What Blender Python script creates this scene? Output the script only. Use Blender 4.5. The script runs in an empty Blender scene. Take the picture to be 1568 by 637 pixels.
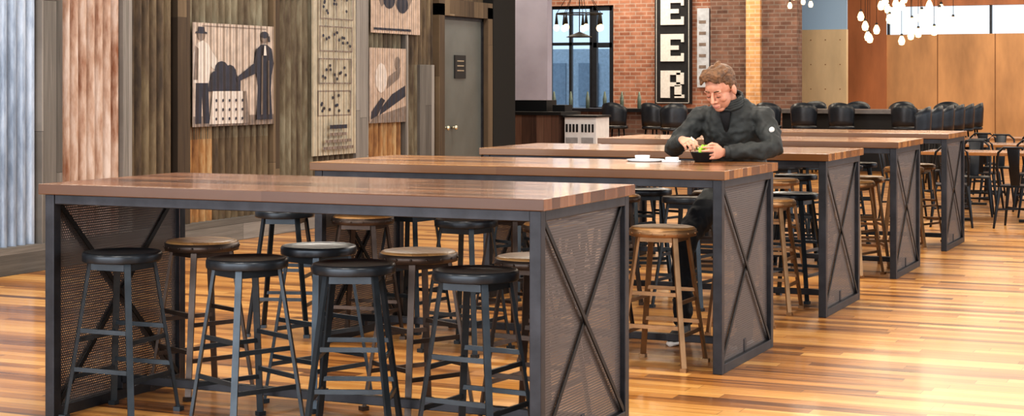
import bpy, bmesh, math, random
from mathutils import Vector, Matrix, Euler
random.seed(7)
S = bpy.context.scene
COL = S.collection

# ------------------------------------------------------------------ materials
def newmat(name):
    m = bpy.data.materials.new(name); m.use_nodes = True
    nt = m.node_tree; b = nt.nodes['Principled BSDF']
    return m, nt, b
def N(nt, t, **k):
    n = nt.nodes.new(t)
    for a, v in k.items():
        setattr(n, a, v)
    return n
def math_(nt, op, a, b=None, c=None):
    n = N(nt, 'ShaderNodeMath', operation=op)
    for i, v in enumerate((a, b, c)):
        if v is None: continue
        if isinstance(v, (int, float)): n.inputs[i].default_value = v
        else: nt.links.new(v, n.inputs[i])
    return n.outputs[0]
def ramp(nt, fac, stops, interp='LINEAR'):
    r = N(nt, 'ShaderNodeValToRGB'); cr = r.color_ramp; cr.interpolation = interp
    while len(cr.elements) < len(stops): cr.elements.new(0.5)
    for e, (p, c) in zip(cr.elements, stops):
        e.position = p; e.color = (c[0], c[1], c[2], 1)
    nt.links.new(fac, r.inputs[0]); return r.outputs[0]
def mix(nt, fac, a, b, mode='MIX'):
    n = N(nt, 'ShaderNodeMix', data_type='RGBA', blend_type=mode)
    for i, v in ((0, fac), (6, a), (7, b)):
        if isinstance(v, (int, float)): n.inputs[i].default_value = v
        elif isinstance(v, tuple): n.inputs[i].default_value = (v[0], v[1], v[2], 1)
        else: nt.links.new(v, n.inputs[i])
    return n.outputs[2]
def coords(nt, world=False):
    if world: return N(nt, 'ShaderNodeNewGeometry').outputs['Position']
    return N(nt, 'ShaderNodeTexCoord').outputs['Object']
def noise(nt, vec, scale, sc=(1, 1, 1), detail=4, rough=0.55):
    mp = N(nt, 'ShaderNodeMapping'); mp.inputs['Scale'].default_value = sc
    nt.links.new(vec, mp.inputs[0])
    n = N(nt, 'ShaderNodeTexNoise'); n.inputs['Scale'].default_value = scale
    n.inputs['Detail'].default_value = detail; n.inputs['Roughness'].default_value = rough
    nt.links.new(mp.outputs[0], n.inputs['Vector']); return n.outputs[0]
def bump(nt, b, h, strength=0.2, dist=0.01):
    n = N(nt, 'ShaderNodeBump'); n.inputs['Strength'].default_value = strength
    n.inputs['Distance'].default_value = dist
    nt.links.new(h, n.inputs['Height']); nt.links.new(n.outputs[0], b.inputs['Normal'])

def simple(name, c, rough=0.5, metal=0.0, var=0.15, scale=12, bs=0.05, sc=(1, 1, 1), coat=0, world=False):
    m, nt, b = newmat(name)
    v = noise(nt, coords(nt, world), scale, sc)
    lo = tuple(max(0, x*(1-var)) for x in c); hi = tuple(min(1, x*(1+var)) for x in c)
    nt.links.new(ramp(nt, v, [(0.3, lo), (0.7, hi)]), b.inputs['Base Color'])
    b.inputs['Roughness'].default_value = rough; b.inputs['Metallic'].default_value = metal
    b.inputs['Coat Weight'].default_value = coat; b.inputs['Coat Roughness'].default_value = 0.12
    if bs: bump(nt, b, v, bs, 0.01)
    return m
def emis(name, c, s):
    m, nt, b = newmat(name)
    b.inputs['Base Color'].default_value = (*c, 1)
    b.inputs['Emission Color'].default_value = (*c, 1); b.inputs['Emission Strength'].default_value = s
    return m
def planks(name, ua, va, w, L, stops, rough=0.3, coat=0.0, world=True, grain=0.5, gap=0.03, gs=(2.0, 28), bs=0.1, rscale=0.9, spec=0.5, cr=.08):
    m, nt, b = newmat(name)
    sp = N(nt, 'ShaderNodeSeparateXYZ'); nt.links.new(coords(nt, world), sp.inputs[0])
    u = sp.outputs[ua]; v = sp.outputs[va]
    vv = math_(nt, 'DIVIDE', v, w); row = math_(nt, 'FLOOR', vv)
    wn = N(nt, 'ShaderNodeTexWhiteNoise', noise_dimensions='1D'); nt.links.new(row, wn.inputs['W'])
    uu = math_(nt, 'ADD', math_(nt, 'DIVIDE', u, L), math_(nt, 'MULTIPLY', wn.outputs[0], 7.3))
    idx = math_(nt, 'FLOOR', uu)
    cb = N(nt, 'ShaderNodeCombineXYZ'); nt.links.new(row, cb.inputs[0]); nt.links.new(idx, cb.inputs[1])
    w2 = N(nt, 'ShaderNodeTexWhiteNoise', noise_dimensions='3D'); nt.links.new(cb.outputs[0], w2.inputs[0])
    r = w2.outputs[0]
    c2 = N(nt, 'ShaderNodeCombineXYZ')
    nt.links.new(math_(nt, 'MULTIPLY', u, gs[0]), c2.inputs[0]); nt.links.new(math_(nt, 'MULTIPLY', v, gs[1]), c2.inputs[1])
    nt.links.new(math_(nt, 'MULTIPLY', r, 40), c2.inputs[2])
    g = N(nt, 'ShaderNodeTexNoise'); g.inputs['Scale'].default_value = 1.0; g.inputs['Detail'].default_value = 5
    g.inputs['Roughness'].default_value = 0.6
    nt.links.new(c2.outputs[0], g.inputs['Vector'])
    g = g.outputs[0]
    t = math_(nt, 'ADD', math_(nt, 'MULTIPLY', r, rscale*(1-grain)), math_(nt, 'MULTIPLY', g, grain))
    c = ramp(nt, t, stops)
    fv = math_(nt, 'FRACT', vv); fu = math_(nt, 'FRACT', uu)
    gp = math_(nt, 'MAXIMUM', math_(nt, 'LESS_THAN', fv, gap), math_(nt, 'LESS_THAN', fu, gap*w/L))
    dark = stops[0][1]
    c = mix(nt, math_(nt, 'MULTIPLY', gp, 0.7), c, tuple(x*0.3 for x in dark))
    nt.links.new(c, b.inputs['Base Color'])
    nt.links.new(math_(nt, 'ADD', math_(nt, 'MULTIPLY', g, 0.15), rough-0.07), b.inputs['Roughness'])
    b.inputs['Coat Weight'].default_value = coat; b.inputs['Coat Roughness'].default_value = cr
    b.inputs['Specular IOR Level'].default_value = spec
    bump(nt, b, math_(nt, 'SUBTRACT', g, gp), bs, 0.004)
    return m
def rust(name, a, c2, c3, rough=0.5, metal=0.35, split=0.5, sc=(1, 3, 0.35)):
    m, nt, b = newmat(name); P = coords(nt, True)
    n1 = noise(nt, P, 2.2, sc, 6, 0.65); n2 = noise(nt, P, 14, (1, 2, .4), 4)
    t = math_(nt, 'ADD', math_(nt, 'MULTIPLY', n1, .75), math_(nt, 'MULTIPLY', n2, .25))
    nt.links.new(ramp(nt, t, [(split-.12, a), (split, c2), (split+.12, c3)]), b.inputs['Base Color'])
    b.inputs['Roughness'].default_value = rough; b.inputs['Metallic'].default_value = metal
    bump(nt, b, n2, .1, .004); return m
def brick(name, c1, c2, mortar):
    m, nt, b = newmat(name)
    sp = N(nt, 'ShaderNodeSeparateXYZ'); nt.links.new(coords(nt, True), sp.inputs[0])
    cb = N(nt, 'ShaderNodeCombineXYZ')
    nt.links.new(math_(nt, 'ADD', sp.outputs[0], sp.outputs[1]), cb.inputs[0]); nt.links.new(sp.outputs[2], cb.inputs[1])
    t = N(nt, 'ShaderNodeTexBrick'); nt.links.new(cb.outputs[0], t.inputs['Vector'])
    t.inputs['Scale'].default_value = 1; t.inputs['Brick Width'].default_value = .23; t.inputs['Row Height'].default_value = .08
    t.inputs['Mortar Size'].default_value = .011
    t.inputs['Color1'].default_value = (*c1, 1); t.inputs['Color2'].default_value = (*c2, 1); t.inputs['Mortar'].default_value = (*mortar, 1)
    n = noise(nt, coords(nt, True), 5)
    nt.links.new(mix(nt, .4, t.outputs[0], ramp(nt, n, [(.3, tuple(x*.5 for x in c1)), (.7, tuple(min(1, x*1.3) for x in c2))])), b.inputs['Base Color'])
    b.inputs['Roughness'].default_value = .85
    bump(nt, b, math_(nt, 'SUBTRACT', 1, t.outputs[1]), .4, .01); return m

M = {}
M['floor'] = planks('floor_wood', 0, 1, .10, 1.2, [(0.16, (.030, .011, .004)), (.31, (.15, .055, .014)), (.42, (.36, .148, .034)), (.60, (.54, .252, .066)), (.80, (.70, .39, .125)), (.97, (.84, .60, .27))],
                    rough=.30, coat=.3, grain=.6, gs=(1.3, 26), rscale=1.1, gap=.03, cr=.14)
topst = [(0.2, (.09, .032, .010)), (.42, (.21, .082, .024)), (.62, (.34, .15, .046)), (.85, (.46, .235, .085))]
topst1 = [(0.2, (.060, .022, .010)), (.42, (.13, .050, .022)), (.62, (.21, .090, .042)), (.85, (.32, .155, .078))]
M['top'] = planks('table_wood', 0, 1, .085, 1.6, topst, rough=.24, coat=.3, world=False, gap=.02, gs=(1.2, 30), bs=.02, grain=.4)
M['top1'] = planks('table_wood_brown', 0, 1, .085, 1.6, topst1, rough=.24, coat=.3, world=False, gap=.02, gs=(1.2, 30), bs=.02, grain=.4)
M['steel'] = simple('dark_steel', (.034, .035, .041), .42, .6, .3, 9)
M['steelx'] = simple('dark_steel_flat', (.014, .014, .015), .5, .5, .3, 9)
M['seatblk'] = simple('black_painted_metal', (.026, .031, .038), .32, .5, .3, 8)
M['legblk'] = simple('gunmetal', (.040, .050, .060), .38, .6, .25, 8)
M['bronze'] = simple('bronze_metal', (.30, .18, .095), .38, .7, .25, 8)
M['brown'] = simple('brown_metal', (.075, .055, .045), .4, .6, .25, 8)
M['seatwood'] = planks('stool_seat_wood', 0, 1, .06, 1, [(.2, (.17, .078, .030)), (.5, (.36, .19, .07)), (.8, (.54, .31, .13))], rough=.35, world=False, gap=.02, gs=(3, 50), bs=.05)
def perforated():
    m, nt, b = newmat('perforated_metal')
    sp = N(nt, 'ShaderNodeSeparateXYZ'); nt.links.new(coords(nt), sp.inputs[0])
    p = .0135
    rz = math_(nt, 'DIVIDE', sp.outputs[2], p*.87)
    odd = math_(nt, 'MULTIPLY', math_(nt, 'MODULO', math_(nt, 'FLOOR', rz), 2), .5)
    y = math_(nt, 'SUBTRACT', math_(nt, 'FRACT', math_(nt, 'ADD', math_(nt, 'DIVIDE', sp.outputs[1], p), odd)), .5)
    z = math_(nt, 'SUBTRACT', math_(nt, 'FRACT', rz), .5)
    d = math_(nt, 'SQRT', math_(nt, 'ADD', math_(nt, 'MULTIPLY', y, y), math_(nt, 'MULTIPLY', z, z)))
    hole = math_(nt, 'LESS_THAN', d, .165)
    b.inputs['Base Color'].default_value = (.105, .090, .086, 1); b.inputs['Metallic'].default_value = .3; b.inputs['Roughness'].default_value = .5
    tr = N(nt, 'ShaderNodeBsdfTransparent'); mx = N(nt, 'ShaderNodeMixShader')
    nt.links.new(hole, mx.inputs[0]); nt.links.new(b.outputs[0], mx.inputs[1]); nt.links.new(tr.outputs[0], mx.inputs[2])
    nt.links.new(mx.outputs[0], nt.nodes['Material Output'].inputs[0]); return m
M['perf'] = perforated()
M['galv'] = rust('corrugated_galvanised', (.13, .165, .22), (.26, .31, .39), (.42, .47, .55), .4, .4)
M['rustlight'] = rust('corrugated_pale_rust', (.20, .075, .030), (.42, .29, .22), (.60, .51, .46), .5, .2, .48)
M['rustbrown'] = rust('corrugated_brown', (.035, .022, .012), (.095, .065, .036), (.17, .13, .075), .6, .15)
M['rustorange'] = rust('corrugated_orange', (.12, .05, .018), (.30, .155, .055), (.42, .31, .17), .6, .15)
M['rustgrey'] = rust('corrugated_greybrown', (.055, .034, .018), (.125, .10, .062), (.21, .19, .135), .6, .15)
gw = [(.2, (.06, .055, .05)), (.45, (.13, .12, .11)), (.65, (.22, .205, .19)), (.9, (.34, .325, .31))]
bw = [(.2, (.035, .022, .013)), (.45, (.085, .058, .034)), (.65, (.15, .108, .065)), (.9, (.23, .175, .12))]
M['greywood'] = planks('weathered_grey_wood', 2, 1, .16, 2.4, gw, rough=.85, gs=(1.5, 35), bs=.4)
M['greywood_h'] = planks('weathered_grey_board', 1, 2, .16, 2.4, gw, rough=.85, gs=(1.5, 35), bs=.4)
M['brownwood'] = planks('reclaimed_brown_wood', 2, 1, .14, 2.4, bw, rough=.85, gs=(1.5, 30), bs=.4)
M['brownwood_x'] = planks('reclaimed_counter_wood', 2, 0, .12, 2.4, [(.2, (.05, .025, .018)), (.6, (.15, .08, .055)), (.9, (.24, .15, .11))], rough=.7)
M['doorpaint'] = simple('door_grey_paint', (.115, .125, .118), .32, .2, .12, 3)
M['black'] = simple('black_paint', (.005, .005, .006), .6, 0, .2)
M['blackmatte'] = simple('matte_black', (.002, .002, .002), .95, 0, .2, bs=0)
M['nickel'] = simple('satin_nickel', (.6, .55, .42), .3, .9)
M['plaster'] = simple('lilac_plaster', (.36, .35, .44), .8, 0, .12, 1.5)
M['brick'] = brick('red_brick', (.27, .10, .06), (.47, .23, .15), (.48, .40, .35))
M['brickdark'] = brick('brown_brick', (.10, .050, .038), (.24, .135, .10), (.25, .21, .185))
M['bricklit'] = brick('brick_painted_lit', (.60, .30, .13), (.80, .46, .22), (.75, .57, .42))  # brightened brick: the spotlight on the pillar is put into the colour
M['plyl'] = simple('pale_plywood', (.62, .49, .31), .6, 0, .12, 3, 0, (1, 1, .3), world=True)
M['plyo'] = simple('tan_plywood', (.57, .31, .14), .5, 0, .28, 2.0, 0, (1, 1, .3), world=True)
M['plyd'] = simple('red_plywood', (.46, .18, .075), .5, 0, .22, 2.5, 0, (1, 1, .25), world=True)
M['seam'] = simple('panel_seam', (.22, .10, .04), .7)
M['white'] = simple('white_paint', (.70, .70, .71), .5, 0, .06)
M['signblack'] = simple('sign_black', (.010, .011, .014), .7, 0, .3)
M['letter'] = simple('sign_letter_white', (.74, .74, .72), .6, 0, .1, 20)
M['ceil'] = simple('ceiling_dark', (.10, .095, .09), .9)
M['wallgen'] = simple('wall_warm_grey', (.30, .28, .25), .9)
M['frame'] = simple('window_frame_dark', (.03, .035, .045), .4, .3)
m, nt, b = newmat('glass_pane'); b.inputs['Base Color'].default_value = (.8, .9, 1, 1)
tr = N(nt, 'ShaderNodeBsdfTransparent'); tr.inputs[0].default_value = (.85, .93, 1, 1); gl = N(nt, 'ShaderNodeBsdfGlossy'); gl.inputs[1].default_value = .05
mx = N(nt, 'ShaderNodeMixShader'); mx.inputs[0].default_value = .06
nt.links.new(tr.outputs[0], mx.inputs[1]); nt.links.new(gl.outputs[0], mx.inputs[2]); nt.links.new(mx.outputs[0], nt.nodes['Material Output'].inputs[0])
M['glass'] = m
M['blueglass'] = emis('blue_tinted_glass', (.25, .36, .48), .2)
M['screen'] = emis('screen_image', (.45, .62, .85), .8)
M['bulb'] = emis('warm_bulb', (1.0, .66, .30), 4.5)
def ridged(name, c, var=.15):
    m, nt, b = newmat(name); P = coords(nt, True)
    sp = N(nt, 'ShaderNodeSeparateXYZ'); nt.links.new(P, sp.inputs[0])
    s = math_(nt, 'SINE', math_(nt, 'MULTIPLY', sp.outputs[1], 2*math.pi/.11))
    n = noise(nt, P, 9)
    lo = tuple(x*(1-var) for x in c); hi = tuple(min(1, x*(1+var)) for x in c)
    nt.links.new(ramp(nt, n, [(.3, lo), (.7, hi)]), b.inputs['Base Color'])
    b.inputs['Roughness'].default_value = .55
    bump(nt, b, s, 1.0, .03); return m
M['paper'] = ridged('poster_cream_print', (.47, .38, .32), .22)
M['paperpink'] = ridged('poster_pink_print', (.46, .35, .28), .22)
M['paperchart'] = ridged('poster_chart_print', (.43, .38, .29), .18)
M['ink'] = ridged('poster_ink_dark', (.020, .020, .035), .3)
M['inkmid'] = ridged('poster_ink_mid', (.20, .155, .13), .3)
M['inklight'] = ridged('poster_ink_light', (.60, .53, .48), .12)
M['jacket'] = simple('jacket_charcoal', (.018, .021, .021), .7, 0, .4, 14, .7)
M['shirt'] = simple('shirt_black', (.006, .006, .008), .85, 0, .2)
M['pants'] = simple('trousers_black', (.008, .009, .012), .85, 0, .3, 10, .4)
M['hair'] = simple('brown_hair', (.125, .058, .024), .55, 0, .6, 60, 1.0, (1, .3, 1))
m, nt, b = newmat('skin'); P = coords(nt); n = noise(nt, P, 18)
nt.links.new(ramp(nt, n, [(.3, (.52, .24, .155)), (.7, (.62, .31, .215))]), b.inputs['Base Color'])
b.inputs['Roughness'].default_value = .55; b.inputs['Subsurface Weight'].default_value = .1; b.inputs['Subsurface Radius'].default_value = (.02, .008, .004)
M['skin'] = m
M['lid'] = simple('eyelid_skin', (.40, .17, .11), .6)
M['lip'] = simple('lips', (.40, .14, .11), .5)
M['iris'] = simple('eye_lash_dark', (.04, .025, .015), .5)
M['sole'] = simple('shoe_sole_white', (.7, .7, .7), .6); M['shoe'] = simple('shoe_black', (.02, .02, .022), .6)
M['green'] = simple('salad_green', (.26, .50, .03), .5, 0, .5, 40, .5)
M['clear'] = simple('clear_plastic', (.75, .78, .8), .1, 0, .1)

# ------------------------------------------------------------------ mesh builder
class B:
    def __init__(s): s.v = []; s.f = []; s.m = []; s.sm = []
    def add(s, vs, fs, mi=0, smooth=False):
        o = len(s.v); s.v += [tuple(v) for v in vs]
        for f in fs: s.f.append([i+o for i in f]); s.m.append(mi); s.sm.append(smooth)
    def box(s, a, b, mi=0):
        x0, y0, z0 = a; x1, y1, z1 = b
        vs = [(x0, y0, z0), (x1, y0, z0), (x1, y1, z0), (x0, y1, z0), (x0, y0, z1), (x1, y0, z1), (x1, y1, z1), (x0, y1, z1)]
        s.add(vs, [(0, 3, 2, 1), (4, 5, 6, 7), (0, 1, 5, 4), (1, 2, 6, 5), (2, 3, 7, 6), (3, 0, 4, 7)], mi)
    def beam(s, p, q, w, t, mi=0, ref=(0, 0, 1)):
        p = Vector(p); q = Vector(q); d = (q-p).normalized(); r = Vector(ref)
        if abs(d.dot(r)) > .98: r = Vector((1, 0, 0))
        a = d.cross(r).normalized(); c = a.cross(d).normalized()
        vs = []
        for e in (p, q):
            for i, j in ((-1, -1), (1, -1), (1, 1), (-1, 1)): vs.append(e+a*i*w/2+c*j*t/2)
        s.add(vs, [(0, 1, 2, 3), (7, 6, 5, 4), (0, 4, 5, 1), (1, 5, 6, 2), (2, 6, 7, 3), (3, 7, 4, 0)], mi)
    def loft(s, pts, mi=0, ref=(1, 0, 0), n=16, smooth=True):
        P = [Vector(p[0]) for p in pts]; rings = []
        for i, p in enumerate(P):
            d = (P[min(i+1, len(P)-1)]-P[max(i-1, 0)]).normalized(); r = Vector(ref)
            if abs(d.dot(r)) > .97: r = Vector((0, 0, 1)) if abs(d.z) < .9 else Vector((0, 1, 0))
            a = (r-d*r.dot(d)).normalized(); c = d.cross(a)
            rings.append([p+a*math.cos(2*math.pi*k/n)*pts[i][1]+c*math.sin(2*math.pi*k/n)*pts[i][2] for k in range(n)])
        vs = [v for r in rings for v in r]; fs = []
        for i in range(len(P)-1):
            for k in range(n):
                fs.append((i*n+k, i*n+(k+1) % n, (i+1)*n+(k+1) % n, (i+1)*n+k))
        fs.append(tuple(reversed(range(n)))); fs.append(tuple((len(P)-1)*n+k for k in range(n)))
        s.add(vs, fs, mi, smooth)
    def tube(s, ps, rs, mi=0, n=10):
        if isinstance(rs, (int, float)): rs = [rs]*len(ps)
        s.loft([(p, r, r) for p, r in zip(ps, rs)], mi, n=n)
    def ell(s, c, r, mi=0, R=None, nu=20, nv=12):
        c = Vector(c); vs = []; fs = []
        for i in range(nv+1):
            th = math.pi*i/nv
            for k in range(nu):
                ph = 2*math.pi*k/nu
                v = Vector((r[0]*math.sin(th)*math.cos(ph), r[1]*math.sin(th)*math.sin(ph), r[2]*math.cos(th)))
                if R: v = R @ v
                vs.append(c+v)
        for i in range(nv):
            for k in range(nu):
                fs.append((i*nu+k, (i+1)*nu+k, (i+1)*nu+(k+1) % nu, i*nu+(k+1) % nu))
        s.add(vs, fs, mi, True)
    def lathe(s, prof, c=(0, 0, 0), mi=0, n=32, smooth=True):
        vs = []; fs = []
        for r, z in prof:
            for k in range(n):
                a = 2*math.pi*k/n; vs.append((c[0]+r*math.cos(a), c[1]+r*math.sin(a), c[2]+z))
        for i in range(len(prof)-1):
            for k in range(n):
                fs.append((i*n+k, i*n+(k+1) % n, (i+1)*n+(k+1) % n, (i+1)*n+k))
        s.add(vs, fs, mi, smooth)
    def mesh(s, name, mats, T=None):
        me = bpy.data.meshes.new(name); vs = s.v
        if T is not None: vs = [tuple(T @ Vector(v)) for v in vs]
        me.from_pydata(vs, [], s.f)
        for m in mats: me.materials.append(m)
        me.polygons.foreach_set('material_index', s.m); me.polygons.foreach_set('use_smooth', s.sm)
        bm = bmesh.new(); bm.from_mesh(me); bmesh.ops.remove_doubles(bm, verts=bm.verts, dist=1e-5)
        bmesh.ops.recalc_face_normals(bm, faces=bm.faces); bm.to_mesh(me); bm.free()
        return me
    def obj(s, name, mats, loc=(0, 0, 0), bevel=0, parent=None, T=None):
        o = bpy.data.objects.new(name, s.mesh(name, mats, T)); COL.objects.link(o); o.location = loc
        if bevel:
            md = o.modifiers.new('bev', 'BEVEL'); md.width = bevel; md.segments = 2; md.limit_method = 'ANGLE'
        if parent: o.parent = parent
        return o
def inst(o, loc, rot=0, name=None):
    n = o.copy(); COL.objects.link(n); n.location = loc; n.rotation_euler = (0, 0, rot); return n
def boxo(name, a, b, mat, bevel=0):
    c = [(a[i]+b[i])/2 for i in range(3)]; k = B()
    k.box([a[i]-c[i] for i in range(3)], [b[i]-c[i] for i in range(3)])
    return k.obj(name, [mat], c, bevel)
def empty(name, loc=(0, 0, 0)):
    e = bpy.data.objects.new(name, None); COL.objects.link(e); e.location = loc; return e

# ------------------------------------------------------------------ room shell
boxo('floor', (-17, -3, -.1), (5, 38, 0), M['floor'])
boxo('ceiling', (-17, -3, 4.6), (5, 38, 4.8), M['ceil'])
boxo('wall_left', (-9.35, 3, 0), (-9.15, 20.1, 4.6), M['brownwood'])
def window_wall(name, axis, fixed, a, b, mat, pier=.5, bay=3.2, z0=.5, z1=4.1):
    k = B()
    def bx(u0, u1, za, zb):
        if axis == 'Y': k.box((fixed, u0, za), (fixed+.25, u1, zb))
        else: k.box((u0, fixed, za), (u1, fixed+.25, zb))
    bx(a, b, 0, z0); bx(a, b, z1, 4.6); u = a
    while u < b:
        bx(u, min(u+pier, b), z0, z1); u += bay
    return k.obj(name, [mat])
window_wall('wall_right', 'Y', 4.5, -3, 38, M['wallgen'])
window_wall('wall_rear', 'X', -3.25, -17, 4.5, M['wallgen'])
boxo('wall_bar_side', (-16.2, 20.3, 0), (-16, 31.4, 4.6), M['wallgen'])
boxo('wall_side_closure', (-16.2, 20.1, 0), (-9.35, 20.3, 4.6), M['black'])
boxo('wall_corner_black', (-9.15, 19.62, 0), (-9.0, 20.32, 4.6), M['blackmatte'])
boxo('wall_plaster', (-13.5, 26, 0), (-10.92, 26.2, 4.6), M['plaster'])
k = B()
Yb = 31.4
k.box((-16, Yb, 0), (-13.2, Yb+.3, 4.6)); k.box((-13.2, Yb, 0), (-12.25, Yb+.3, .9)); k.box((-13.2, Yb, 3.1), (-11.75, Yb+.3, 4.6))
k.box((-11.75, Yb, 0), (-9.69, Yb+.3, 4.6)); 
k.obj('wall_brick', [M['brick']])
k = B(); k.box((-9.69, Yb-.1, 0), (-7.97, Yb+.3, 4.6)); k.obj('wall_brick_dark', [M['brickdark']])
boxo('trim_brick_pilaster', (-8.94, Yb-.22, 0), (-8.66, Yb-.1, 4.6), M['bricklit'])  # pillar looks spotlit through its lighter brick colour alone
k = B()
for x in (-13.2, -12.75, -12.3): k.box((x, Yb+.1, .9), (x+.06, Yb+.18, 3.1))
for z in (.9, 2.3, 3.04): k.box((-13.2, Yb+.1, z), (-12.24, Yb+.18, z+.06))
k.box((-13.2, Yb+.13, .9), (-12.3, Yb+.14, 3.1), 1)
k.obj('window_1', [M['frame'], M['glass']])
k = B()
for x in (-12.23, -11.85): k.box((x, Yb+.05, 0), (x+.1, Yb+.15, 3.1))
for z in (0, .95, 2.25, 3.0): k.box((-12.2, Yb+.05, z), (-11.8, Yb+.15, z+.1))
k.box((-12.2, Yb+.09, 0), (-11.8, Yb+.10, 3.1), 1)
k.obj('door_2', [M['frame'], M['glass']])
k = B(); k.box((-26, 44, 0), (-13, 44.3, 2.5), 0)
for i in range(12):
    k.box((-25.5+i*1.0, 43.95, .9), (-24.9+i*1.0, 44, 2.1), 1)
k.obj('building_facade', [simple('facade_pale', (.45, .53, .60), .8), simple('facade_glass', (.22, .29, .36), .2)])
boxo('ground_outside', (-27, 38, -.12), (6, 46, -.02), simple('pavement', (.35, .35, .35), .9))
k = B(); Yp = 37
k.box((-9.8, Yp, 0), (5, Yp+.2, 2.6), 1); k.box((-9.8, Yp, 3.22), (5, Yp+.2, 4.6), 2)
k.box((-8.6, Yp-.05, 0), (-7.4, Yp, 4.6), 2)
for x in (-6.3, -5.08, -3.86, -2.64): k.box((x, Yp-.01, 0), (x+.015, Yp, 2.6), 3)
k.obj('wall_plywood', [M['plyl'], M['plyo'], M['plyd'], M['seam']])
k = B(); k.box((-9.2, 33.5, 0), (-7.51, 33.65, 2.62), 0)
for i in range(3):
    for j in range(5): k.box((-8.25+i*.3, 33.49, .4+j*.5), (-8.23+i*.3, 33.5, .42+j*.5), 1)
k.obj('wall_plywood_pale', [M['plyl'], M['seam']])
boxo('window_2', (-9.2, 33.53, 2.62), (-7.51, 33.6, 3.4), M['blueglass'])
k = B()
for x in (-7.4, -5.2, -2.9, -.6): k.box((x, Yp+.05, 2.6), (x+.05, Yp+.15, 3.22))
k.obj('window_3', [M['frame']])
k = B(); k.box((-.5, -.03, 0), (.5, .03, .6), 0); k.box((-.47, -.035, .03), (.47, -.03, .57), 1); k.beam((0, 0, .6), (0, 0, 1.5), .04, .04, 0)
o = k.obj('television', [M['black'], M['screen']], (-7.45, 28.2, 3.10)); o.rotation_euler = (0, 0, .35)

# ------------------------------------------------------------------ left wall cladding
def corr(name, y0, y1, z0, z1, mat, x=-9.105, pitch=.11, amp=.030):
    k = B(); n = int((y1-y0)/pitch*12); vs = []; fs = []
    for i in range(n+1):
        y = y0+(y1-y0)*i/n; dx = amp*math.sin(2*math.pi*y/pitch)
        vs += [(x+dx, y, z0), (x+dx, y, z1)]
    for i in range(n): fs.append((i*2, i*2+2, i*2+3, i*2+1))
    k.add(vs, fs, 0, True); return k.obj(name, [mat])
cl = empty('wall_cladding')
def post(y0, y1, mat, z0=0, z1=4.5, x=-9.04):
    o = boxo('board', (-9.15, y0, z0), (x, y1, z1), mat, .004); o.parent = cl; return o
sheets = [(4, 10.88, .2, 4.5, 'galv'), (11.1, 11.98, .2, 4.5, 'rustlight'), (12.02, 12.76, .2, 4.5, 'rustbrown'),
          (12.92, 14.4, 1.0, 4.5, 'rustgrey'), (12.92, 13.4, .2, 1.12, 'rustorange'), (13.4, 14.4, .2, 1.12, 'rustbrown'), (14.4, 15.1, .2, 4.5, 'rustgrey'),
          (15.1, 16.1, .2, 4.5, 'rustgrey'), (16.32, 17.3, .2, 1.1, 'rustorange'), (16.32, 17.3, 1.1, 4.5, 'rustgrey'), (17.3, 18.1, 1.75, 4.5, 'rustbrown'), (17.3, 18.1, .2, 1.75, 'rustgrey')]
for a in sheets:
    o = corr('corrugated_sheet', a[0], a[1], a[2], a[3], M[a[4]]); o.parent = cl
for y0, y1, mt in [(10.86, 11.12, 'greywood'), (11.93, 12.06, 'greywood'), (12.74, 12.94, 'brownwood'), (14.38, 14.5, 'brownwood'), (16.08, 16.36, 'greywood'), (17.25, 17.32, 'greywood'), (17.62, 18.0, 'greywood')]:
    post(y0, y1, M[mt], z1=(1.75 if (y0 == 17.62) else 4.5))
o = boxo('board', (-9.15, 12.94, 2.42), (-9.07, 15, 2.5), M['brownwood']); o.parent = cl
o = corr('corrugated_sheet', 11.12, 13.6, 2.42, 4.5, M['galv'], x=-9.07); o.parent = cl
boxo('baseboard_left', (-9.15, 4, 0), (-9.02, 18.0, .22), M['greywood_h'])
k = B()
k.box((-9.14, 18.05, 0), (-9.0, 18.2, 2.5), 1); k.box((-9.14, 19.45, 0), (-9.0, 19.6, 2.5), 1); k.box((-9.14, 18.05, 2.36), (-9.0, 19.6, 2.56), 1)
k.box((-9.14, 18.2, 0), (-9.08, 19.45, 2.36), 0); k.box((-9.08, 18.2, 0), (-9.06, 18.24, 2.36), 3); k.box((-9.08, 19.41, 0), (-9.06, 19.45, 2.36), 3); k.box((-9.08, 18.2, 2.32), (-9.06, 19.45, 2.36), 3)
k.box((-9.08, 18.62, 1.59), (-9.065, 18.93, 1.88), 2)
for i in range(3): k.box((-9.066, 18.68, 1.80-i*.06), (-9.062, 18.87, 1.815-i*.06), 4)
for y in (18.33, 18.55):
    k.tube([(-9.08, y, .98), (-9.03, y, .98)], .014, 4); k.ell((-9.02, y, .98), (.022, .03, .03), 4)
k.obj('door_1', [M['doorpaint'], M['brownwood'], M['black'], M['steel'], M['nickel']])

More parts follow.
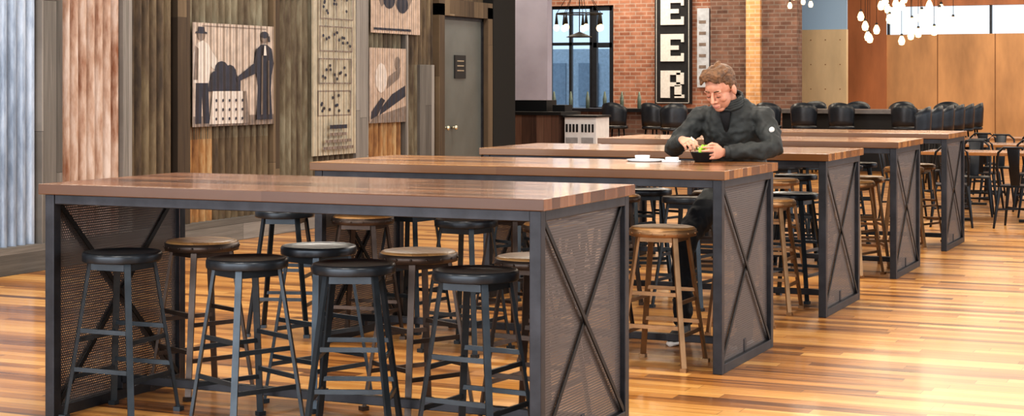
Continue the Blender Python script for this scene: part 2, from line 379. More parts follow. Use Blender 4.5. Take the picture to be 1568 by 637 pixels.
# posters -----------------------------------------------------------
def poster(name, y0, y1, z0, z1, base, shapes):
    k = B(); x = -9.03; w = y1-y0; h = z1-z0
    k.box((x-.008, y0, z0), (x, y1, z1), 0)
    for d, (mi, pts) in enumerate(shapes):
        xx = x+.0015+.0006*d
        k.add([(xx, y0+w*u, z0+h*v) for u, v in pts], [tuple(range(len(pts)))], mi)
    me = k.mesh(name, [base, M['ink'], M['inkmid'], M['inklight']])
    o = bpy.data.objects.new(name, me); COL.objects.link(o); return o
def circ(u, v, ru, rv, n=12): return [(u+ru*math.cos(2*math.pi*i/n), v+rv*math.sin(2*math.pi*i/n)) for i in range(n)]
def rect(a, b, c, d): return [(a, b), (c, b), (c, d), (a, d)]
sh = [(2, rect(.0, .0, 1, .10)), (2, rect(.1, .965, .9, .975)),
      (1, [(.02, .03), (.09, .03), (.10, .3), (.12, .03), (.19, .03), (.17, .45), (.03, .45)]),
      (3, [(.0, .42), (.18, .42), (.20, .58), (.34, .50), (.38, .54), (.22, .72), (.17, .80), (.11, .83), (.04, .80), (0, .7)]),
      (2, [(.0, .45), (.05, .45), (.06, .75), (.02, .78)]),
      (2, circ(.09, .875, .045, .05)), (1, [(.02, .895), (.16, .895), (.155, .91), (.13, .915), (.125, .96), (.055, .96), (.05, .915), (.02, .91)]),
      (1, circ(.33, .55, .085, .085)), (1, circ(.43, .50, .085, .10)), (1, circ(.26, .47, .07, .07)), (1, [(.17, .34), (.56, .34), (.56, .44), (.50, .52), (.4, .57), (.24, .52), (.18, .44)]),
      (3, [(.18, .02), (.68, .02), (.63, .34), (.22, .34)]), (2, [(.60, .02), (.68, .02), (.63, .34), (.59, .34)]),
      (1, [(.76, .05), (.97, .05), (.95, .35), (.96, .5), (.99, .62), (.96, .77), (.90, .81), (.82, .81), (.76, .76), (.73, .62), (.5, .47), (.52, .43), (.60, .46), (.76, .52), (.78, .38)]),
      (2, circ(.86, .875, .040, .05)), (1, circ(.865, .91, .055, .035)), (1, [(.80, .9), (.93, .9), (.94, .84), (.91, .84), (.9, .9)])]
for i in range(5):
    for j in range(3): sh.append((1, circ(.26+i*.078, .07+j*.09, .012, .016, 8)))
sh += [(2, [(.81, .1), (.83, .1), (.835, .7), (.82, .7)]), (2, [(.90, .1), (.92, .1), (.915, .65), (.90, .65)]), (3, [(.84, .70), (.88, .70), (.87, .80), (.85, .80)])]
poster('poster_photograph', 12.97, 14.37, 1.12, 2.10, M['paper'], sh)
sh = []
for r in range(5):
    v0 = .20+r*.165
    for a, b2, c, d in ((.12, v0, .88, v0+.006), (.12, v0+.125, .88, v0+.131), (.12, v0, .14, v0+.13), (.86, v0, .88, v0+.13), (.49, v0, .505, v0+.13)):
        sh.append((2, rect(a, b2, c, d)))
    for i in range(11): sh.append((1, circ(random.uniform(.17, .83), v0+random.uniform(.02, .11), .026, .0085, 8)))
for i, ww in enumerate((.35, .3, .2)): sh.append((2, rect(.5-ww, .03+i*.035, .5+ww, .045+i*.035)))
sh.append((1, rect(.3, .135, .7, .155)))
poster('poster_game_chart', 15.12, 16.05, .76, 2.85, M['paperchart'], sh)
poster('poster_print', 16.37, 17.24, 1.08, 1.93, M['paperpink'],
       [(2, [(0, .0), (1, 0), (1, .22), (.1, .08)]), (1, [(.25, .1), (.98, .35), (.98, .5), (.6, .38), (.3, .2)]), (2, [(.45, .45), (.8, .6), (.85, .75), (.5, .62)]),
        (3, circ(.3, .6, .16, .2)), (2, circ(.75, .8, .08, .09)), (1, [(.02, .05), (.2, .1), (.4, .3), (.3, .34), (.03, .15)])])
poster('poster_print', 16.4, 17.6, 2.10, 2.95, M['paperpink'],
       [(2, [(.1, 1), (.05, .6), (.2, .35), (.4, .5), (.55, .3), (.75, .35), (.9, .6), (.88, 1)]), (1, circ(.35, .45, .12, .12)), (1, circ(.62, .4, .12, .12)), (3, [(.45, .55), (.6, .5), (.7, .65), (.6, .8)]), (1, rect(.05, .04, .8, .07))])
# ------------------------------------------------------------------ beer sign etc
k = B(); k.box((-10.83, Yb-.12, 1.12), (-10.09, Yb, 4.3), 0)
for e in (0, 1): k.box((-10.80+e*.67, Yb-.125, 1.14), (-10.79+e*.67, Yb-.12, 4.3), 1)
k.box((-10.80, Yb-.125, 1.14), (-10.12, Yb-.12, 1.15), 1)
bs = k.obj('beer_sign', [M['signblack'], M['letter']])
def letter(ch, x, z, w, h):
    k = B(); y0, y1 = Yb-.15, Yb-.12
    def r(a, b2, c, d): k.box((x+a*w, y0, z+b2*h), (x+c*w, y1, z+d*h))
    if ch == 'E': r(.0, 0, .42, 1); r(.42, 0, 1, .2); r(.42, .8, 1, 1); r(.42, .42, .78, .58); r(.88, .2, 1, .30); r(.88, .70, 1, .8)
    if ch == 'R': r(.0, 0, .40, 1); r(.40, .84, .85, 1); r(.40, .42, .85, .57); r(.68, .5, 1.0, .92); r(.60, .06, .90, .46); r(.60, 0, 1.02, .12)
    if ch == 'B': r(.0, 0, .40, 1); r(.4, .84, .85, 1); r(.4, 0, .85, .16); r(.4, .42, .85, .57); r(.7, .08, 1, .46); r(.7, .54, .97, .92)
    o = k.obj('letter_'+ch.lower(), [M['letter']]); o.parent = bs
letter('R', -10.70, 1.24, .48, .54); letter('E', -10.70, 1.96, .48, .54); letter('E', -10.70, 2.68, .48, .54); letter('B', -10.70, 3.40, .48, .54)
k = B(); k.box((-9.96, Yb-.1, 1.45), (-9.72, Yb, 3.0), 0)
for i in range(6): k.box((-9.92, Yb-.105, 1.6+i*.22), (-9.78, Yb-.1, 1.66+i*.22), 1)
k.obj('wall_sign', [simple('sign_pale_blue', (.5, .54, .6), .6), M['inkmid']])

# ------------------------------------------------------------------ bar counters
k = B(); k.box((-10.35, 23, 0), (-9.47, 23.7, 1.05), 0); k.box((-10.4, 22.95, 1.05), (-9.42, 23.75, 1.1), 1); k.box((-10.35, 23.3, 1.1), (-9.8, 23.7, 1.27), 1); k.box((-9.7, 23.3, 1.1), (-9.5, 23.6, 1.2), 1)
k.obj('host_counter', [M['brownwood_x'], M['black']])
k = B(); k.box((-9.40, 23.05, 0), (-8.90, 23.6, 1.02), 0); k.box((-9.41, 23.0, 1.02), (-8.87, 23.62, 1.05), 1)
for j in range(2):
    for i in range(4): k.box((-9.38+j*.25+i*.055, 23.04, .80), (-9.35+j*.25+i*.055, 23.05, .92), 1)
    k.box((-9.38+j*.25, 23.04, .35), (-9.19+j*.25, 23.045, .72), 2)
    k.box((-9.36+j*.25, 23.035, .5), (-9.21+j*.25, 23.04, .6), 0)
k.obj('service_cabinet', [M['white'], M['black'], simple('cabinet_panel_grey', (.3, .3, .31), .6)])
k = B(); k.box((-12.6, 27.8, 0), (-8.9, 28.4, 1.02), 0); k.box((-12.7, 27.65, 1.02), (-8.8, 28.5, 1.08), 1)
for i in range(7): k.tube([(-12+i*.33, 28.1, 1.08), (-12+i*.33, 28.1, 1.25), (-12+i*.33, 28.1, 1.38)], [.035, .035, .012], 2)
k.obj('bar_counter', [M['brickdark'], M['steel'], simple('bottle_glass', (.2, .25, .2), .15)])
k = B(); k.box((-7.65, 29, 0), (-4.9, 29.7, 1.0), 0); k.box((-7.75, 28.85, 1.0), (-4.8, 29.8, 1.07), 1)
k.obj('bar_counter', [M['black'], simple('bar_top_grey', (.16, .15, .15), .3)])

# ------------------------------------------------------------------ stools
def stool(name, kind, legm, rimm):
    k = B(); r = .18
    if kind == 'metal':
        k.lathe([(.001, .744), (.13, .745), (.155, .749), (.164, .7525)], mi=0)
        k.lathe([(.164, .7525), (.170, .7545), (.176, .753), (.180, .748)], mi=0)
        k.lathe([(.180, .748), (.182, .742), (.182, .716), (.180, .712)], mi=0)
        k.lathe([(.180, .712), (.165, .714), (.001, .72)], mi=0)
    else:
        k.lathe([(.001, .753), (.16, .753), (.172, .750), (.177, .742), (.177, .735), (.001, .735)], mi=0)
        k.lathe([(.176, .742), (.183, .741), (.183, .705), (.176, .703), (.17, .71), (.001, .715)], mi=2)
        for i in range(16):
            a = 2*math.pi*i/16; k.ell((.184*math.cos(a), .184*math.sin(a), .723), (.006, .006, .006), 1, nu=8, nv=5)
    def lp(i, z):
        a = math.pi/4+i*math.pi/2; rr = .145+(.72-z)/.72*.115; return Vector((rr*math.cos(a), rr*math.sin(a), z))
    for i in range(4):
        a = math.pi/4+i*math.pi/2
        k.beam(lp(i, .725), lp(i, .0), .029, .014, 1, ref=(math.cos(a), math.sin(a), 0))
        c = lp(i, .0); k.box((c.x-.018, c.y-.018, 0), (c.x+.018, c.y+.018, .02), 1)
        z = .40 if i % 2 == 0 else .355
        k.beam(lp(i, z), lp((i+1) % 4, z), .012, .020, 1)
        z = .225 if i % 2 == 0 else .185
        k.beam(lp(i, z), lp((i+1) % 4, z), .012, .020, 1)
        z = .69; k.beam(lp(i, z), lp((i+1) % 4, z), .01, .03, 1)
    o = k.obj(name, [M['seatwood'] if kind != 'metal' else M['seatblk'], legm, rimm])
    return o
protoK = stool('bar_stool', 'metal', M['legblk'], M['seatblk'])
protoW = stool('bar_stool', 'wood', M['brown'], M['brown'])
protoB = stool('bar_stool', 'wood', M['bronze'], M['bronze'])
used = {}
def put(proto, x, y, rot):
    if id(proto) not in used:
        used[id(proto)] = 1; proto.location = (x, y, 0); proto.rotation_euler = (0, 0, rot); return proto
    return inst(proto, (x, y, 0), rot)
TY = [6.07, 8.39, 10.72, 13.06, 15.40]
XS = [-4.77, -4.09, -3.55, -2.96]
layout = {0: ('KKKK', 'WKWW'), 1: ('WKWB', 'KWW.'), 2: ('KWKB', 'WKWK'), 3: ('KKBB', 'KWKB'), 4: ('KKKB', 'WKKB')}
for ti, y in enumerate(TY):
    for side in (0, 1):
        for i, ch in enumerate(layout[ti][side]):
            if ch == '.': continue
            x = XS[i]+random.uniform(-.03, .03)*(ti > 0)
            yy = y+(.21 if side == 0 else .85)+random.uniform(-.02, .02)
            put({'K': protoK, 'W': protoW, 'B': protoB}[ch], x, yy, random.uniform(-.5, .5))
put(protoB, -2.88, 9.93, .2)
put(protoK, -5.42, 8.75, .3)

# ------------------------------------------------------------------ tables
L, W = 2.51, 1.07
k = B()
k.box((0, 0, 1.022), (L, W, 1.07), 0)
i0 = .022
for x in (i0, L-i0-.05):
    for y in (i0, W-i0-.05): k.box((x, y, 0), (x+.05, y+.05, 1.022), 1)
for y in (i0, W-i0-.05): k.box((i0+.05, y+.005, .977), (L-i0-.05, y+.045, 1.0219), 1)
for e in (0, 1):
    xa = i0 if e == 0 else L-i0-.05
    k.box((xa, i0+.05, .977), (xa+.05, W-i0-.05, 1.0219), 1); k.box((xa, i0+.05, 0.0), (xa+.05, W-i0-.05, .05), 1)
    xm = xa+.025
    k.add([(xm, i0+.05, .05), (xm, W-i0-.05, .05), (xm, W-i0-.05, .977), (xm, i0+.05, .977)], [(0, 1, 2, 3)], 2)
    for sx in (.008, -.008):
        k.beam((xm+sx*1.2, i0+.05, .05+0), (xm+sx*1.2, W-i0-.05, .977), .007, .026, 3, ref=(0, 0, 1))
        k.beam((xm+sx*2.2, W-i0-.05, .05), (xm+sx*2.2, i0+.05, .977), .007, .026, 3, ref=(0, 0, 1))
k.box((i0+.05, W/2-.02, .08), (L-i0-.05, W/2+.02, .12), 1)
for e in (i0+.02, L-i0-.06): k.box((e, W/2-.02, .05), (e+.04, W/2+.02, .12), 1)
mats = [M['top'], M['steel'], M['perf'], M['steelx']]
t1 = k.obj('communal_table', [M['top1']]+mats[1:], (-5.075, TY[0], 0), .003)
t2 = k.obj('communal_table', mats, (-5.03, TY[1], 0), .003)
for y in TY[2:]: inst(t2, (-5.03, y, 0))

# ------------------------------------------------------------------ chairs
def bar_chair():
    k = B(); n = 14; vs = []; fs = []
    for j in range(5):
        z = .80+j*.10; f = 1 if j < 4 else .92
        for i in range(n+1):
            a = math.radians(-80+160*i/n); r = .22+.02*j/4
            zz = z-(abs(math.degrees(a))/80)**2*.12*(j/4)
            for rr in (r, r-.02): vs.append((rr*math.sin(a), rr*math.cos(a)*f, zz))
    w = (n+1)*2
    for j in range(4):
        for i in range(n):
            a = j*w+i*2
            fs += [(a, a+2, a+w+2, a+w), (a+1, a+w+1, a+w+3, a+3)]
    for i in range(n):
        a = 4*w+i*2; fs.append((a, a+2, a+3, a+1)); a = i*2; fs.append((a, a+1, a+3, a+2))
    for j in range(4):
        a = j*w; fs.append((a, a+w, a+w+1, a+1)); a = j*w+n*2; fs.append((a, a+1, a+w+1, a+w))
    k.add(vs, fs, 0, True)
    k.lathe([(.001, .80), (.19, .80), (.215, .785), (.22, .76), (.2, .74), (.001, .74)], mi=0)
    for a in range(4):
        t = math.pi/4+a*math.pi/2; t2_ = t+math.pi/2
        k.tube([(.15*math.cos(t), .15*math.sin(t), .75), (.24*math.cos(t), .24*math.sin(t), 0)], .014, 1)
        k.tube([(.21*math.cos(t), .21*math.sin(t), .25), (.21*math.cos(t2_), .21*math.sin(t2_), .25)], .009, 1)
    return k.obj('bar_chair', [simple('black_vinyl', (.016, .021, .030), .35, 0, .2), M['black']])
bc = bar_chair(); first = True
def putc(p, x, y, r):
    global first
    if first: p.location = (x, y, 0); p.rotation_euler = (0, 0, r); first = False
    else: inst(p, (x, y, 0), r)
for x, y, r in [(-9.35, 27.0, 2.9), (-8.75, 26.2, -2.6), (-10.1, 27.1, 3.1), (-7.7, 28.3, 3.1), (-7.05, 28.2, 3.2), (-6.42, 28.3, 3.1), (-5.35, 28.3, 3.0), (-7.4, 30.3, 0), (-6.6, 30.3, .1), (-5.8, 30.3, 0), (-5.0, 30.3, 0)]+[(-4.4, 24+i, -1.6) for i in range(6)]:
    putc(bc, x, y, r)
def dining_chair():
    k = B()
    k.box((-.18, -.18, .435), (.18, .18, .455), 0)
    for sx in (-1, 1):
        for sy in (-1, 1):
            k.loft([((sx*.165, sy*.165, .44), .022, .016), ((sx*.215, sy*.215, 0), .012, .012)], 0, n=8)
    k.tube([(-.17, .17, .44), (-.18, .21, .66), (-.16, .24, .80), (-.10, .255, .855), (.10, .255, .855), (.16, .24, .80), (.18, .21, .66), (.17, .17, .44)], .013, 0)
    k.loft([((0, .175, .45), .05, .004), ((0, .215, .66), .055, .004), ((0, .25, .85), .07, .004)], 0, n=8)
    for z in (.2,):
        k.beam((-.19, -.19, z), (.19, .19, z), .01, .02); k.beam((-.19, .19, z), (.19, -.19, z), .01, .02)
    return k.obj('dining_chair', [simple('black_metal', (.016, .018, .022), .35, .5)], bevel=.002)
dc = dining_chair(); dc.location = (-2.25, 18.25, 0); dc.rotation_euler = (0, 0, 3.0)
for x, y, r in [(-2.95, 18.2, 3.3), (-2.95, 19.75, .1), (-2.2, 19.8, -.1), (-3.75, 20.9, 1.4), (-3.0, 20.75, 3.1), (-2.4, 20.7, 3.2), (-3.0, 22.2, 0), (-2.4, 22.3, .2), (-3.3, 23.2, 3.1), (-2.6, 23.2, 3.0), (-3.6, 18.9, 1.5)]:
    inst(dc, (x, y, 0), r)
k = B(); k.box((-.75, -.38, .74), (.75, .38, .775), 0)
k.tube([(-.5, 0, 0.03), (-.5, 0, .74)], .035, 1); k.tube([(.5, 0, 0.03), (.5, 0, .74)], .035, 1)
for x in (-.5, .5): k.beam((x, -.3, .015), (x, .3, .015), .06, .03, 1); k.beam((x-.25, 0, .015), (x+.25, 0, .015), .06, .03, 1)
dt = k.obj('dining_table', [M['top'], M['black']], (-2.6, 19.0, 0), .003)
inst(dt, (-2.8, 21.5, 0)); inst(dt, (-2.9, 24.0, 0))

# ------------------------------------------------------------------ pendants
def pendant(name, cx, cy, zs, R, n, bulb=.038):
    k = B(); random.seed(n)
    k.lathe([(R*.9, 3.6), (R*.9+.02, 3.6), (R*.9+.02, 3.63), (R*.9, 3.63), (R*.9, 3.6)], (0, 0, 0), 0)
    for i in range(3): a = i*2.1; k.tube([(R*.9*math.cos(a), R*.9*math.sin(a), 3.62), (0, 0, 4.6)], .005, 0, 6)
    for i in range(n):
        a = i*2.399; r = R*math.sqrt((i+.5)/n); x, y = r*math.cos(a), r*math.sin(a); z = random.uniform(*zs)
        k.tube([(x, y, z+.06), (x*1.0, y*1.0, 3.61)], .003, 0, 6)
        k.tube([(x, y, z+.035), (x, y, z+.09)], [.018, .014], 0, 8)
        k.lathe([(.001, -bulb*1.2), (bulb*.7, -bulb), (bulb, 0), (bulb*.75, bulb*.8), (.016, bulb*1.5)], (x, y, z), 1, 12)
    k.beam((-R*.9, 0, 3.615), (R*.9, 0, 3.615), .02, .02); k.beam((0, -R*.9, 3.615), (0, R*.9, 3.615), .02, .02)
    return k.obj(name, [M['black'], M['bulb']], (cx, cy, 0))
pendant('pendant_light_cluster', -3.82, 20.1, (2.02, 2.52), .62, 25, .042)
pendant('pendant_light_cluster', -6.5, 25.5, (2.7, 3.1), .3, 4)
k = B()
k.tube([(.36*math.cos(a*math.pi/12), .36*math.sin(a*math.pi/12), 2.62) for a in range(25)], .012, 0)
for i in range(7):
    a = i*2*math.pi/7; x, y = .36*math.cos(a), .36*math.sin(a)
    k.tube([(x, y, 2.45), (x, y, 2.62)], [.03, .012], 0, 8); k.ell((x, y, 2.40), (.045, .045, .055), 1, nu=12, nv=8); k.tube([(x, y, 2.62), (0, 0, 3.2)], .005, 0, 6)
k.tube([(0, 0, 3.2), (0, 0, 4.6)], .01, 0)
k.lathe([(.001, 2.32), (.2, 2.26), (.21, 2.25), (.1, 2.3), (.001, 2.34)], mi=0)
k.tube([(0, 0, 2.3), (0, 0, 3.2)], .008)
k.obj('chandelier', [M['black'], M['bulb']], (-9.66, 24.3, 0))

# ------------------------------------------------------------------ the man
man = empty('man', (-2.88, 9.85, 0)); bpy.context.view_layer.update()
ctex = bpy.data.textures.new('fold_clouds', 'CLOUDS'); ctex.noise_scale = .055; ctex.noise_depth = 1
def remesh(k, name, mats, vox, smooth=6, fn=None, fold=0):
    o = k.obj(name+'_tmp', mats)
    md = o.modifiers.new('r', 'REMESH'); md.mode = 'VOXEL'; md.voxel_size = vox; md.use_smooth_shade = True
    ms = o.modifiers.new('s', 'SMOOTH'); ms.iterations = smooth; ms.factor = .5
    if fold:
        dm = o.modifiers.new('d', 'DISPLACE'); dm.texture = ctex; dm.strength = fold; dm.mid_level = .5
    dg = bpy.context.evaluated_depsgraph_get(); dg.update()
    me = bpy.data.meshes.new_from_object(o.evaluated_get(dg)); me.name = name
    bpy.data.objects.remove(o)
    me.materials.clear()
    for m in mats: me.materials.append(m)
    for p in me.polygons:
        p.use_smooth = True; p.material_index = fn(p.center) if fn else 0
    n = bpy.data.objects.new(name, me); COL.objects.link(n)
    n.parent = man; n.matrix_parent_inverse = man.matrix_world.inverted()
    return n
X0 = -2.88
k = B()
k.loft([((X0, 9.92, .77), .15, .12), ((X0, 9.92, .84), .185, .15), ((X0, 9.90, .95), .18, .145), ((X0, 9.85, 1.08), .18, .145), ((X0, 9.80, 1.2), .195, .148), ((X0, 9.76, 1.29), .20, .14),
        ((X0, 9.735, 1.36), .17, .115), ((X0, 9.71, 1.40), .12, .092), ((X0-.005, 9.69, 1.435), .075, .075)], n=24)
for sx in (-1, 1):
    k.ell((X0+sx*.185, 9.74, 1.325), (.08, .08, .072))
    q = .17*sx-(.04 if sx < 0 else 0)
    k.loft([((X0+sx*.09, 9.9, .86), .11, .10), ((X0+sx*.13, 9.72, .79), .092, .092), ((X0+q+.01, 9.49, .62), .072, .072), ((X0+q, 9.43, .53), .066, .07),
            ((X0+q, 9.43, .38), .064, .068), ((X0+q, 9.43, .10), .052, .056)], n=16)
k.loft([((X0+.185, 9.74, 1.33), .075, .075), ((X0+.25, 9.67, 1.23), .068, .068), ((X0+.30, 9.585, 1.145), .060, .060), ((X0+.24, 9.53, 1.132), .056, .054), ((X0+.13, 9.465, 1.13), .048, .046), ((X0+.06, 9.42, 1.125), .038, .035)], ref=(0, 0, 1), n=16)
k.loft([((X0-.185, 9.74, 1.33), .075, .075), ((X0-.265, 9.70, 1.23), .068, .068), ((X0-.33, 9.64, 1.145), .060, .060), ((X0-.31, 9.56, 1.142), .055, .055), ((X0-.245, 9.46, 1.175), .047, .047), ((X0-.21, 9.41, 1.19), .038, .035)], ref=(0, 0, 1), n=16)
remesh(k, 'clothed_body', [M['jacket'], M['pants']], .008, 4, lambda c: 1 if c.z < .83 else 0, .028)
k = B()
def ringpts(cx, cy, cz, rx, ry, tilt, n=20): return [(cx+rx*math.cos(2*math.pi*i/n), cy+ry*math.sin(2*math.pi*i/n), cz+tilt*math.sin(2*math.pi*i/n)) for i in range(n+1)]
for j, rr in enumerate((0, .002, .004, .007)):
    k.tube(ringpts(X0, 9.685, 1.405+j*.014, .082-rr, .080-rr, .035), .012, 0, 8)
k.loft([((X0-.01, 9.620, 1.39), .040, .014), ((X0-.005, 9.615, 1.32), .030, .014), ((X0-.002, 9.640, 1.24), .012, .012)], 1)
k.tube([(X0+.0, 9.648, 1.24), (X0, 9.695, 1.13), (X0, 9.735, 1.02), (X0, 9.76, .9)], .005, 2, 6)
for (a, b2) in (((X0+.075, 9.428, 1.125), (X0+.052, 9.413, 1.125)), ((X0-.217, 9.42, 1.187), (X0-.207, 9.403, 1.192))): k.tube([a, b2], .039, 0, 14)
k.ell((X0+.285, 9.60, 1.255), (.017, .007, .017), 3, R=Euler((.2, 0, .6)).to_matrix())
o = k.obj('jacket_details', [M['jacket'], M['shirt'], M['black'], M['letter']]); o.parent = man; o.matrix_parent_inverse = man.matrix_world.inverted()
# head
F = Vector((-.20, -.84, -.48)).normalized()
side = F.cross(Vector((0, 0, 1))).normalized()*-1
U = side.cross(F).normalized()
if U.z < 0: U = -U
C = Vector((X0-.03, 9.60, 1.50)); sc = 1.1
T = Matrix(((side.x*sc, F.x*sc, U.x*sc, C.x), (side.y*sc, F.y*sc, U.y*sc, C.y), (side.z*sc, F.z*sc, U.z*sc, C.z), (0, 0, 0, 1)))
Ti = T.inverted()
k = B()
k.ell((0, -.012, .03), (.074, .094, .083)); k.ell((0, .028, -.035), (.060, .062, .078)); k.ell((0, .055, -.092), (.030, .026, .020)); k.ell((0, .03, -.075), (.048, .045, .03))
for sx in (-1, 1):
    k.ell((sx*.036, .058, -.028), (.024, .024, .022)); k.ell((sx*.03, .079, .022), (.024, .012, .009)); k.ell((sx*.078, -.008, -.012), (.011, .02, .031)); k.ell((sx*.014, .094, -.034), (.009, .010, .008))
    k.ell((sx*.031, .077, .006), (.015, .012, .009))
k.ell((0, .065, .035), (.05, .025, .035))
k.loft([((0, .086, .014), .008, .008), ((0, .100, -.010), .010, .010), ((0, .110, -.030), .013, .011), ((0, .094, -.040), .010, .008)], n=10)
k.ell((0, .086, -.060), (.024, .012, .007)); k.ell((0, .084, -.072), (.021, .012, .008))
nb = Ti @ Vector((X0, 9.735, 1.36))
k.tube([(0, -.02, -.03), tuple((Vector((0, -.02, -.05))+nb)/2), tuple(nb)], [.055, .055, .062], n=16)
k.v = [tuple(T @ Vector(v)) for v in k.v]
remesh(k, 'head', [M['skin']], .0036, 2)
k = B()
k.ell((0, -.024, .047), (.081, .094, .079)); k.ell((0, -.06, .0), (.066, .055, .07))
for sx in (-1, 1): k.ell((sx*.068, -.012, .03), (.014, .03, .04))
for i in range(13):
    x = -.056+i*.0093; k.tube([(x*.9, .02, .118), (x, .062, .114-abs(x)*.25), (x*1.05-.004, .080, .092-abs(x)*.45+random.uniform(-.006, .006))], [.016, .014, .006], n=8)
for i in range(16):
    a = random.uniform(-1.2, 1.2); b2 = random.uniform(-.06, .04); x = .075*math.sin(a); z = .05+.075*math.cos(a)
    k.tube([(x*.92, b2-.03, z*.97), (x*1.0, b2, z*1.01), (x*1.01, b2+.03, z*.98)], [.012, .011, .006], n=8)
k.v = [tuple(T @ Vector(v)) for v in k.v]
remesh(k, 'hair', [M['hair']], .004, 1)
k = B()
for sx in (-1, 1):
    k.tube([(sx*.014, .092, .024), (sx*.032, .091, .030), (sx*.048, .079, .024)], [.004, .0045, .003], 0, 6)
    k.ell((sx*.031, .0835, -.002), (.0125, .0075, .0065), 1)
    k.tube([(sx*.019, .0885, -.0065), (sx*.031, .0915, -.0085), (sx*.042, .0855, -.0055)], [.0016, .0024, .0016], 2, 6)
k.tube([(-.022, .092, -.066), (0, .0985, -.064), (.022, .092, -.066)], [.0025, .0045, .0025], 3, 8)
k.v = [tuple(T @ Vector(v)) for v in k.v]
o = k.obj('face_features', [M['hair'], M['lid'], M['iris'], M['lip']]); o.parent = man; o.matrix_parent_inverse = man.matrix_world.inverted()
# hands
def hand(name, wrist, fx, fz, fy, curls, thumb):
    fx = Vector(fx).normalized(); fz = Vector(fz); fz = (fz-fx*fz.dot(fx)).normalized(); y = fx.cross(fz).normalized()
    if y.dot(Vector(fy)) < 0: y = -y
    Tm = Matrix(((fx.x, y.x, fz.x, wrist[0]), (fx.y, y.y, fz.y, wrist[1]), (fx.z, y.z, fz.z, wrist[2]), (0, 0, 0, 1)))
    k = B()
    k.loft([((-.03, 0, 0), .024, .021), ((.01, 0, 0), .026, .018), ((.04, .0, 0), .037, .016), ((.075, 0, 0), .041, .014), ((.092, 0, 0), .038, .010)], ref=(0, 1, 0), n=16)
    for (yo, ln, x0), c in zip(((.031, .072, .086), (.0105, .080, .090), (-.0105, .074, .088), (-.031, .058, .080)), curls):
        p = Vector((x0-.012, yo, 0)); a = c*.4; pts = [p.copy()]
        for s_, f in ((.48, 1), (.30, 1.1), (.24, .7)):
            p = p+Vector((math.cos(a), yo*.6, -math.sin(a)))*ln*s_*(1.15 if s_ == .48 else 1); pts.append(p.copy()); a += c*f
        k.tube([tuple(q) for q in pts], [.0095, .009, .0082, .0065], n=10); k.ell(pts[-1], (.0066, .0066, .0066))
    pts = [(.018, .02, -.004), (.045, .044, -.012), (.066, .052, -.012-.018*thumb), (.082, .052-.01*thumb, -.016-.032*thumb)]
    k.tube(pts, [.015, .0125, .011, .008], n=10); k.ell(pts[-1], (.008, .008, .008))
    k.v = [tuple(Tm @ Vector(v)) for v in k.v]
    return remesh(k, name, [M['skin']], .0028, 2)
hand('hand_left', (X0+.045, 9.405, 1.125), (-.35, -.93, .02), (.93, -.35, .1), (0, 0, 1), (.55, .6, .65, .7), .8)
hand('hand_right', (X0-.20, 9.40, 1.195), (.62, -.72, -.10), (-.1, -.45, .9), (1, .5, 0), (.7, .85, 1.0, 1.1), 1.0)
# shoes
for sx in (-1, 1):
    x = X0+sx*.17-(.04 if sx < 0 else 0); k = B()
    k.loft([((x, 9.50, .055), .030, .035), ((x, 9.46, .065), .040, .052), ((x, 9.40, .065), .043, .052), ((x, 9.33, .05), .046, .036), ((x, 9.26, .042), .044, .028), ((x, 9.215, .036), .028, .018)], ref=(1, 0, 0), n=14)
    k.tube([(x, 9.44, .05), (x, 9.44, .14)], .045, n=12)
    remesh(k, 'shoe', [M['shoe'], M['sole']], .006, 3, lambda c: 1 if c.z < .026 else 0)
    k = B()
    k.loft([((x, 9.525, .014), .022, .014), ((x, 9.49, .014), .040, .014), ((x, 9.40, .014), .042, .014), ((x, 9.28, .014), .048, .014), ((x, 9.22, .014), .034, .014), ((x, 9.195, .014), .015, .014)], ref=(1, 0, 0), n=14)
    o = k.obj('shoe_sole', [M['sole']]); o.parent = man; o.matrix_parent_inverse = man.matrix_world.inverted()
# bowl, salad, fork, tray
k = B(); k.lathe([(.001, .002), (.045, 0), (.05, .004), (.072, .055), (.075, .058), (.070, .056), (.045, .012), (.001, .01)], mi=0)
for i in range(26):
    a = random.uniform(0, 6.28); r = random.uniform(0, .055)
    k.ell((r*math.cos(a), r*math.sin(a), .056+random.uniform(0, .034)), (.018, .012, .006), 1, R=Euler((random.uniform(-1, 1), random.uniform(-1, 1), a)).to_matrix(), nu=8, nv=6)
k.obj('salad_bowl', [M['black'], M['green']], (X0-.055, 9.335, 1.07))
k = B(); k.tube([(X0-.13, 9.345, 1.215), (X0-.10, 9.34, 1.175), (X0-.075, 9.335, 1.135)], [.003, .003, .005], n=6)
o = k.obj('fork', [M['white']]); o.parent = man; o.matrix_parent_inverse = man.matrix_world.inverted()
k = B()
k.lathe([(.001, 0), (.10, 0), (.115, .012), (.11, .012), (.095, .004), (.001, .004)], (0, 0, 0), 0)
k.lathe([(.04, .004), (.045, .035), (.043, .035), (.038, .006)], (-.02, 0, 0), 0)
k.obj('plastic_tray', [M['clear']], (-3.27, 9.28, 1.07))
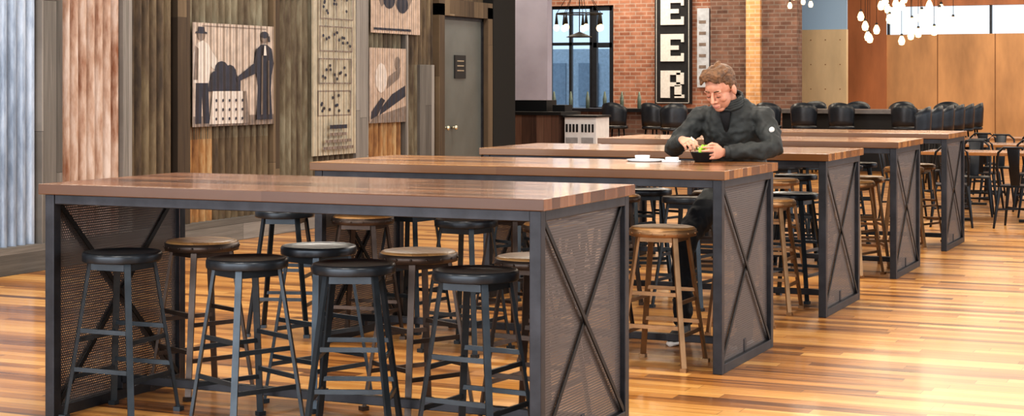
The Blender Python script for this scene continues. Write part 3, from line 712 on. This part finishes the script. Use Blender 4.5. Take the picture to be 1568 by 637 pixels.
k = B(); k.box((-.05, -.03, 0), (.05, .03, .012)); k.box((-.03, -.025, .012), (.04, .02, .03)); k.obj('napkins', [M['white']], (-3.09, 9.22, 1.07), .003)

# ------------------------------------------------------------------ lights
def area(name, loc, rot, sx, sy, e, c):
    l = bpy.data.lights.new(name, 'AREA'); l.shape = 'RECTANGLE'; l.size = sx; l.size_y = sy; l.energy = e; l.color = c
    o = bpy.data.objects.new(name, l); COL.objects.link(o); o.location = loc; o.rotation_euler = rot; return o
warm = (1, .90, .78)
for x in (-7.6, -3.6, .5):
    for y in (3, 8, 13, 18):
        area('ceiling_fill', (x, y, 4.5), (0, 0, 0), 1.2, 1.2, 160 if x > -7 else 110, warm)  # unseen soft panels added under the ceiling to fill the room with light
for x, y, e, sz in [(-12, 25, 90, 2.2), (-8, 24, 110, 2.2), (-4, 24, 130, 2.2), (-11.5, 29.5, 140, 2.2), (-8, 29.5, 100, 2.2), (-5, 33.5, 150, 4.0), (-1, 33.5, 120, 4.0), (-2, 28, 100, 3.5)]:
    area('ceiling_fill', (x, y, 4.5), (0, 0, 0), sz, sz, e*1.1, (1, .86, .68))  # more added fill over the far end, above the view
area('daylight_window_rear', (-5, -2.8, 2.3), (math.radians(90), 0, 0), 14, 3.4, 850, (.92, .96, 1))
area('daylight_window_right', (4.3, 14, 2.3), (0, math.radians(90), 0), 3.4, 22, 300, (.9, .95, 1))
w = bpy.data.worlds.new('World'); S.world = w; w.use_nodes = True
bg = w.node_tree.nodes['Background']; bg.inputs[0].default_value = (.80, .90, 1, 1); bg.inputs[1].default_value = 1.1

# ------------------------------------------------------------------ camera
cd = bpy.data.cameras.new('camera'); cam = bpy.data.objects.new('camera', cd); COL.objects.link(cam)
cam.location = (0, 0, 1.53); cam.rotation_euler = (math.radians(90), 0, math.radians(24))
cd.sensor_width = 36; cd.lens = 58.5; cd.shift_x = 0; cd.shift_y = -195/1600; cd.clip_end = 200
S.camera = cam
S.view_settings.view_transform = 'Standard'
try: S.view_settings.look = 'Medium High Contrast'
except Exception as e: print('look', e)
S.view_settings.exposure = 0.1
